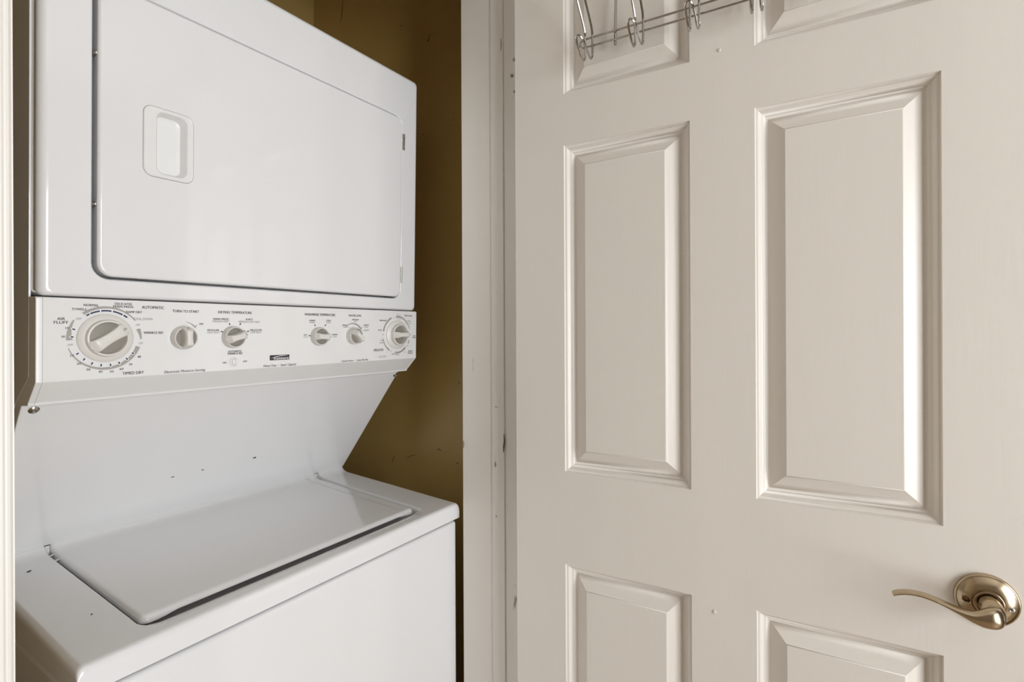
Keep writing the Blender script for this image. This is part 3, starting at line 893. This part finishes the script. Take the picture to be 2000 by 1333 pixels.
# washer lid
LX0, LX1, LN0, LN1 = .3165, .8310, .7905, 1.1255
def lid_mesh():
    mb = MB()
    def thick(x):
        e = min(x - LX0, LX1 - x)
        return .0048 + .0052 * sstep(.062, .018, e)
    xs = [LX0 + .0001, LX0 + .0006, LX0 + .002, LX0 + .004, LX0 + .0065, LX0 + .010, LX0 + .02, LX0 + .03]
    while xs[-1] < LX1 - .034: xs.append(xs[-1] + .008)
    xs += [LX0 + LX1 - x for x in reversed(xs[:8])]
    ns = [LN0 + .0001, LN0 + .0006, LN0 + .002, LN0 + .004, LN0 + .0065, LN0 + .010, LN0 + .02, LN0 + .03]
    while ns[-1] < LN1 - .008: ns.append(ns[-1] + .005)
    ns.append(LN1)
    rc, re = .012, .0075
    v, f = [], []
    def sd(x, n):
        cxx, hw = (LX0 + LX1) / 2, (LX1 - LX0) / 2
        qx, qn = abs(x - cxx) - hw + rc, (LN0 - n) + rc
        return math.hypot(max(qx, 0), max(qn, 0)) + min(max(qx, qn), 0) - rc
    for top_ in (True, False):
        for x in xs:
            for n in ns:
                # pull the corner columns onto the rounded outline
                d = sd(x, n)
                xx, nn = x, n
                if d > 0:
                    cxx = LX0 + rc if x < XM else LX1 - rc
                    vec = Vector((x - cxx, n - (LN0 + rc)))
                    if vec.length > 1e-6:
                        vec = vec.normalized() * rc
                        xx, nn = cxx + vec.x, LN0 + rc + vec.y
                    d = 0
                din = max(0, -d)
                dr = re - math.sqrt(max(0, re * re - (re - min(re, din)) ** 2))
                base = TZ(nn) + .0008 + .0012 * sstep(.0, .05, din) * 0
                z = base - dr if top_ else base - thick(xx) + .0 - .0
                if not top_:
                    z = min(z, base - dr - .0005)
                v.append((xx, nn, z))
    nn_, nx_ = len(ns), len(xs)
    off = nn_ * nx_
    for i in range(nx_ - 1):
        for j in range(nn_ - 1):
            q = (i * nn_ + j, (i + 1) * nn_ + j, (i + 1) * nn_ + j + 1, i * nn_ + j + 1)
            f.append(q)
            f.append(tuple(off + k for k in reversed(q)))
    rim = [(i, 0) for i in range(nx_)] + [(nx_ - 1, j) for j in range(1, nn_)] + [(i, nn_ - 1) for i in range(nx_ - 2, -1, -1)] + [(0, j) for j in range(nn_ - 2, 0, -1)]
    for k in range(len(rim)):
        a, b = rim[k], rim[(k + 1) % len(rim)]
        ia, ib = a[0] * nn_ + a[1], b[0] * nn_ + b[1]
        f.append((ia, ib, off + ib, off + ia))
    return mb.add(v, f)
lid = part(lid_mesh(), 'washer_lid', 'enamel', lean=False)
for hx, hn in ((LX0 - .003, 1.108), (LX0 - .003, 1.085)):
    part(MB().tube([(hx - .003, hn, TZ(hn) - .006), (hx + .006, hn, TZ(hn) - .004)], .0022, 8), 'lid_pin', 'steel', lid)

# ------------------------------------------------------------------ small scuffs and chips with a shape of their own
def mark(name, px, p0, n, m, parent, inv=None, lift=.0006):
    """px: list of (x, y, half width px) along a stroke, laid on the plane p0, n (n towards the viewer)"""
    p0, n = Vector(p0), Vector(n).normalized()
    v = []
    for i, (x, y, hw) in enumerate(px):
        a, b = px[max(0, i - 1)], px[min(len(px) - 1, i + 1)]
        dx, dy = b[0] - a[0], b[1] - a[1]
        ln = math.hypot(dx, dy) or 1
        for sg in (-1, 1):
            v.append(on_plane(x - sg * dy / ln * hw, y + sg * dx / ln * hw, p0, n) + n * lift)
    mb = MB().add(v, [(2 * k, 2 * k + 1, 2 * k + 3, 2 * k + 2) for k in range(len(px) - 1)])
    o = mb.build(name, m, None, smooth=False)
    o.parent = parent
    if inv is not None: o.matrix_parent_inverse = inv
    return o
M['chip'] = mat('chip_dark', (.06, .055, .05), .6)
M['smear'] = mat('smear_grey', (.30, .28, .25), .6)
M['wallmark'] = mat('wall_mark_brown', (.14, .09, .035), .6)
for px in ([(494, 895, .8), (500, 893.5, 1.2)], [(393, 918, .6), (398, 918, .8)], [(284, 1026, .4), (290, 1021, 1.0), (296, 1018, .4)], [(317, 1011, .8), (320, 1009, .9)], [(525, 957, .9), (530, 956, 1.1)], [(334, 933, .5), (340, 931, .7)]):
    mark('enamel_chip', px, bpt(0, 0), nb, 'chip', mach, mach_inv)
for px in ([(52, 1119, .6), (57, 1117, 1.4), (62, 1115, .4)], [(177, 1201, .9), (181, 1201, .9)]):
    mark('enamel_chip', px, (0, .95, TZ(.95)), (0, -.05, 1), 'chip', mach, mach_inv)
for px in ([(984.5, 848, .5), (985.5, 862, 1.4), (984.5, 872, 1.6), (983.5, 884, .6)], [(967, 902, .5), (968, 908, 1.4), (967.5, 913, .6)], [(966, 794, .4), (970, 796, .6), (973, 795, .3)], [(969, 1007, .8), (970, 1011, 1.0)], [(905.5, 861, .5), (906, 868, 1.0), (905.5, 876, .5)], [(978, 75, .5), (979, 88, .8), (978, 100, .4)]):
    mark('scuff_mark', px, (JR - .0026, 0, 0), (-1, 0, 0), 'smear' if px[0][0] != 984.5 else 'chip', jr)
wr_ = bpy.data.objects['wall_closet_right']
for px in ([(841, 66, .4), (838, 76, .6), (836, 81, 1.3)], [(783, 50, .9), (786, 51, .9)], [(886, 233, .9), (887, 236, .9)], [(854, 880, .4), (858, 877, .8), (862, 881, .5)], [(892, 904, .8), (896, 907, .9)], [(771, 891, .5), (768, 897, .7), (766, 905, .4)], [(795, 895, .4), (803, 891, .6), (812, 889, .4)], [(826, 262, .9), (829, 263, .7)], [(894, 746, .5), (899, 750, .5)], [(670, 0, .5), (668, 25, .7), (666, 44, .4)]):
    mark('scuff_mark', px, (CX1, 0, 0), (-1, 0, 0), 'wallmark', wr_)
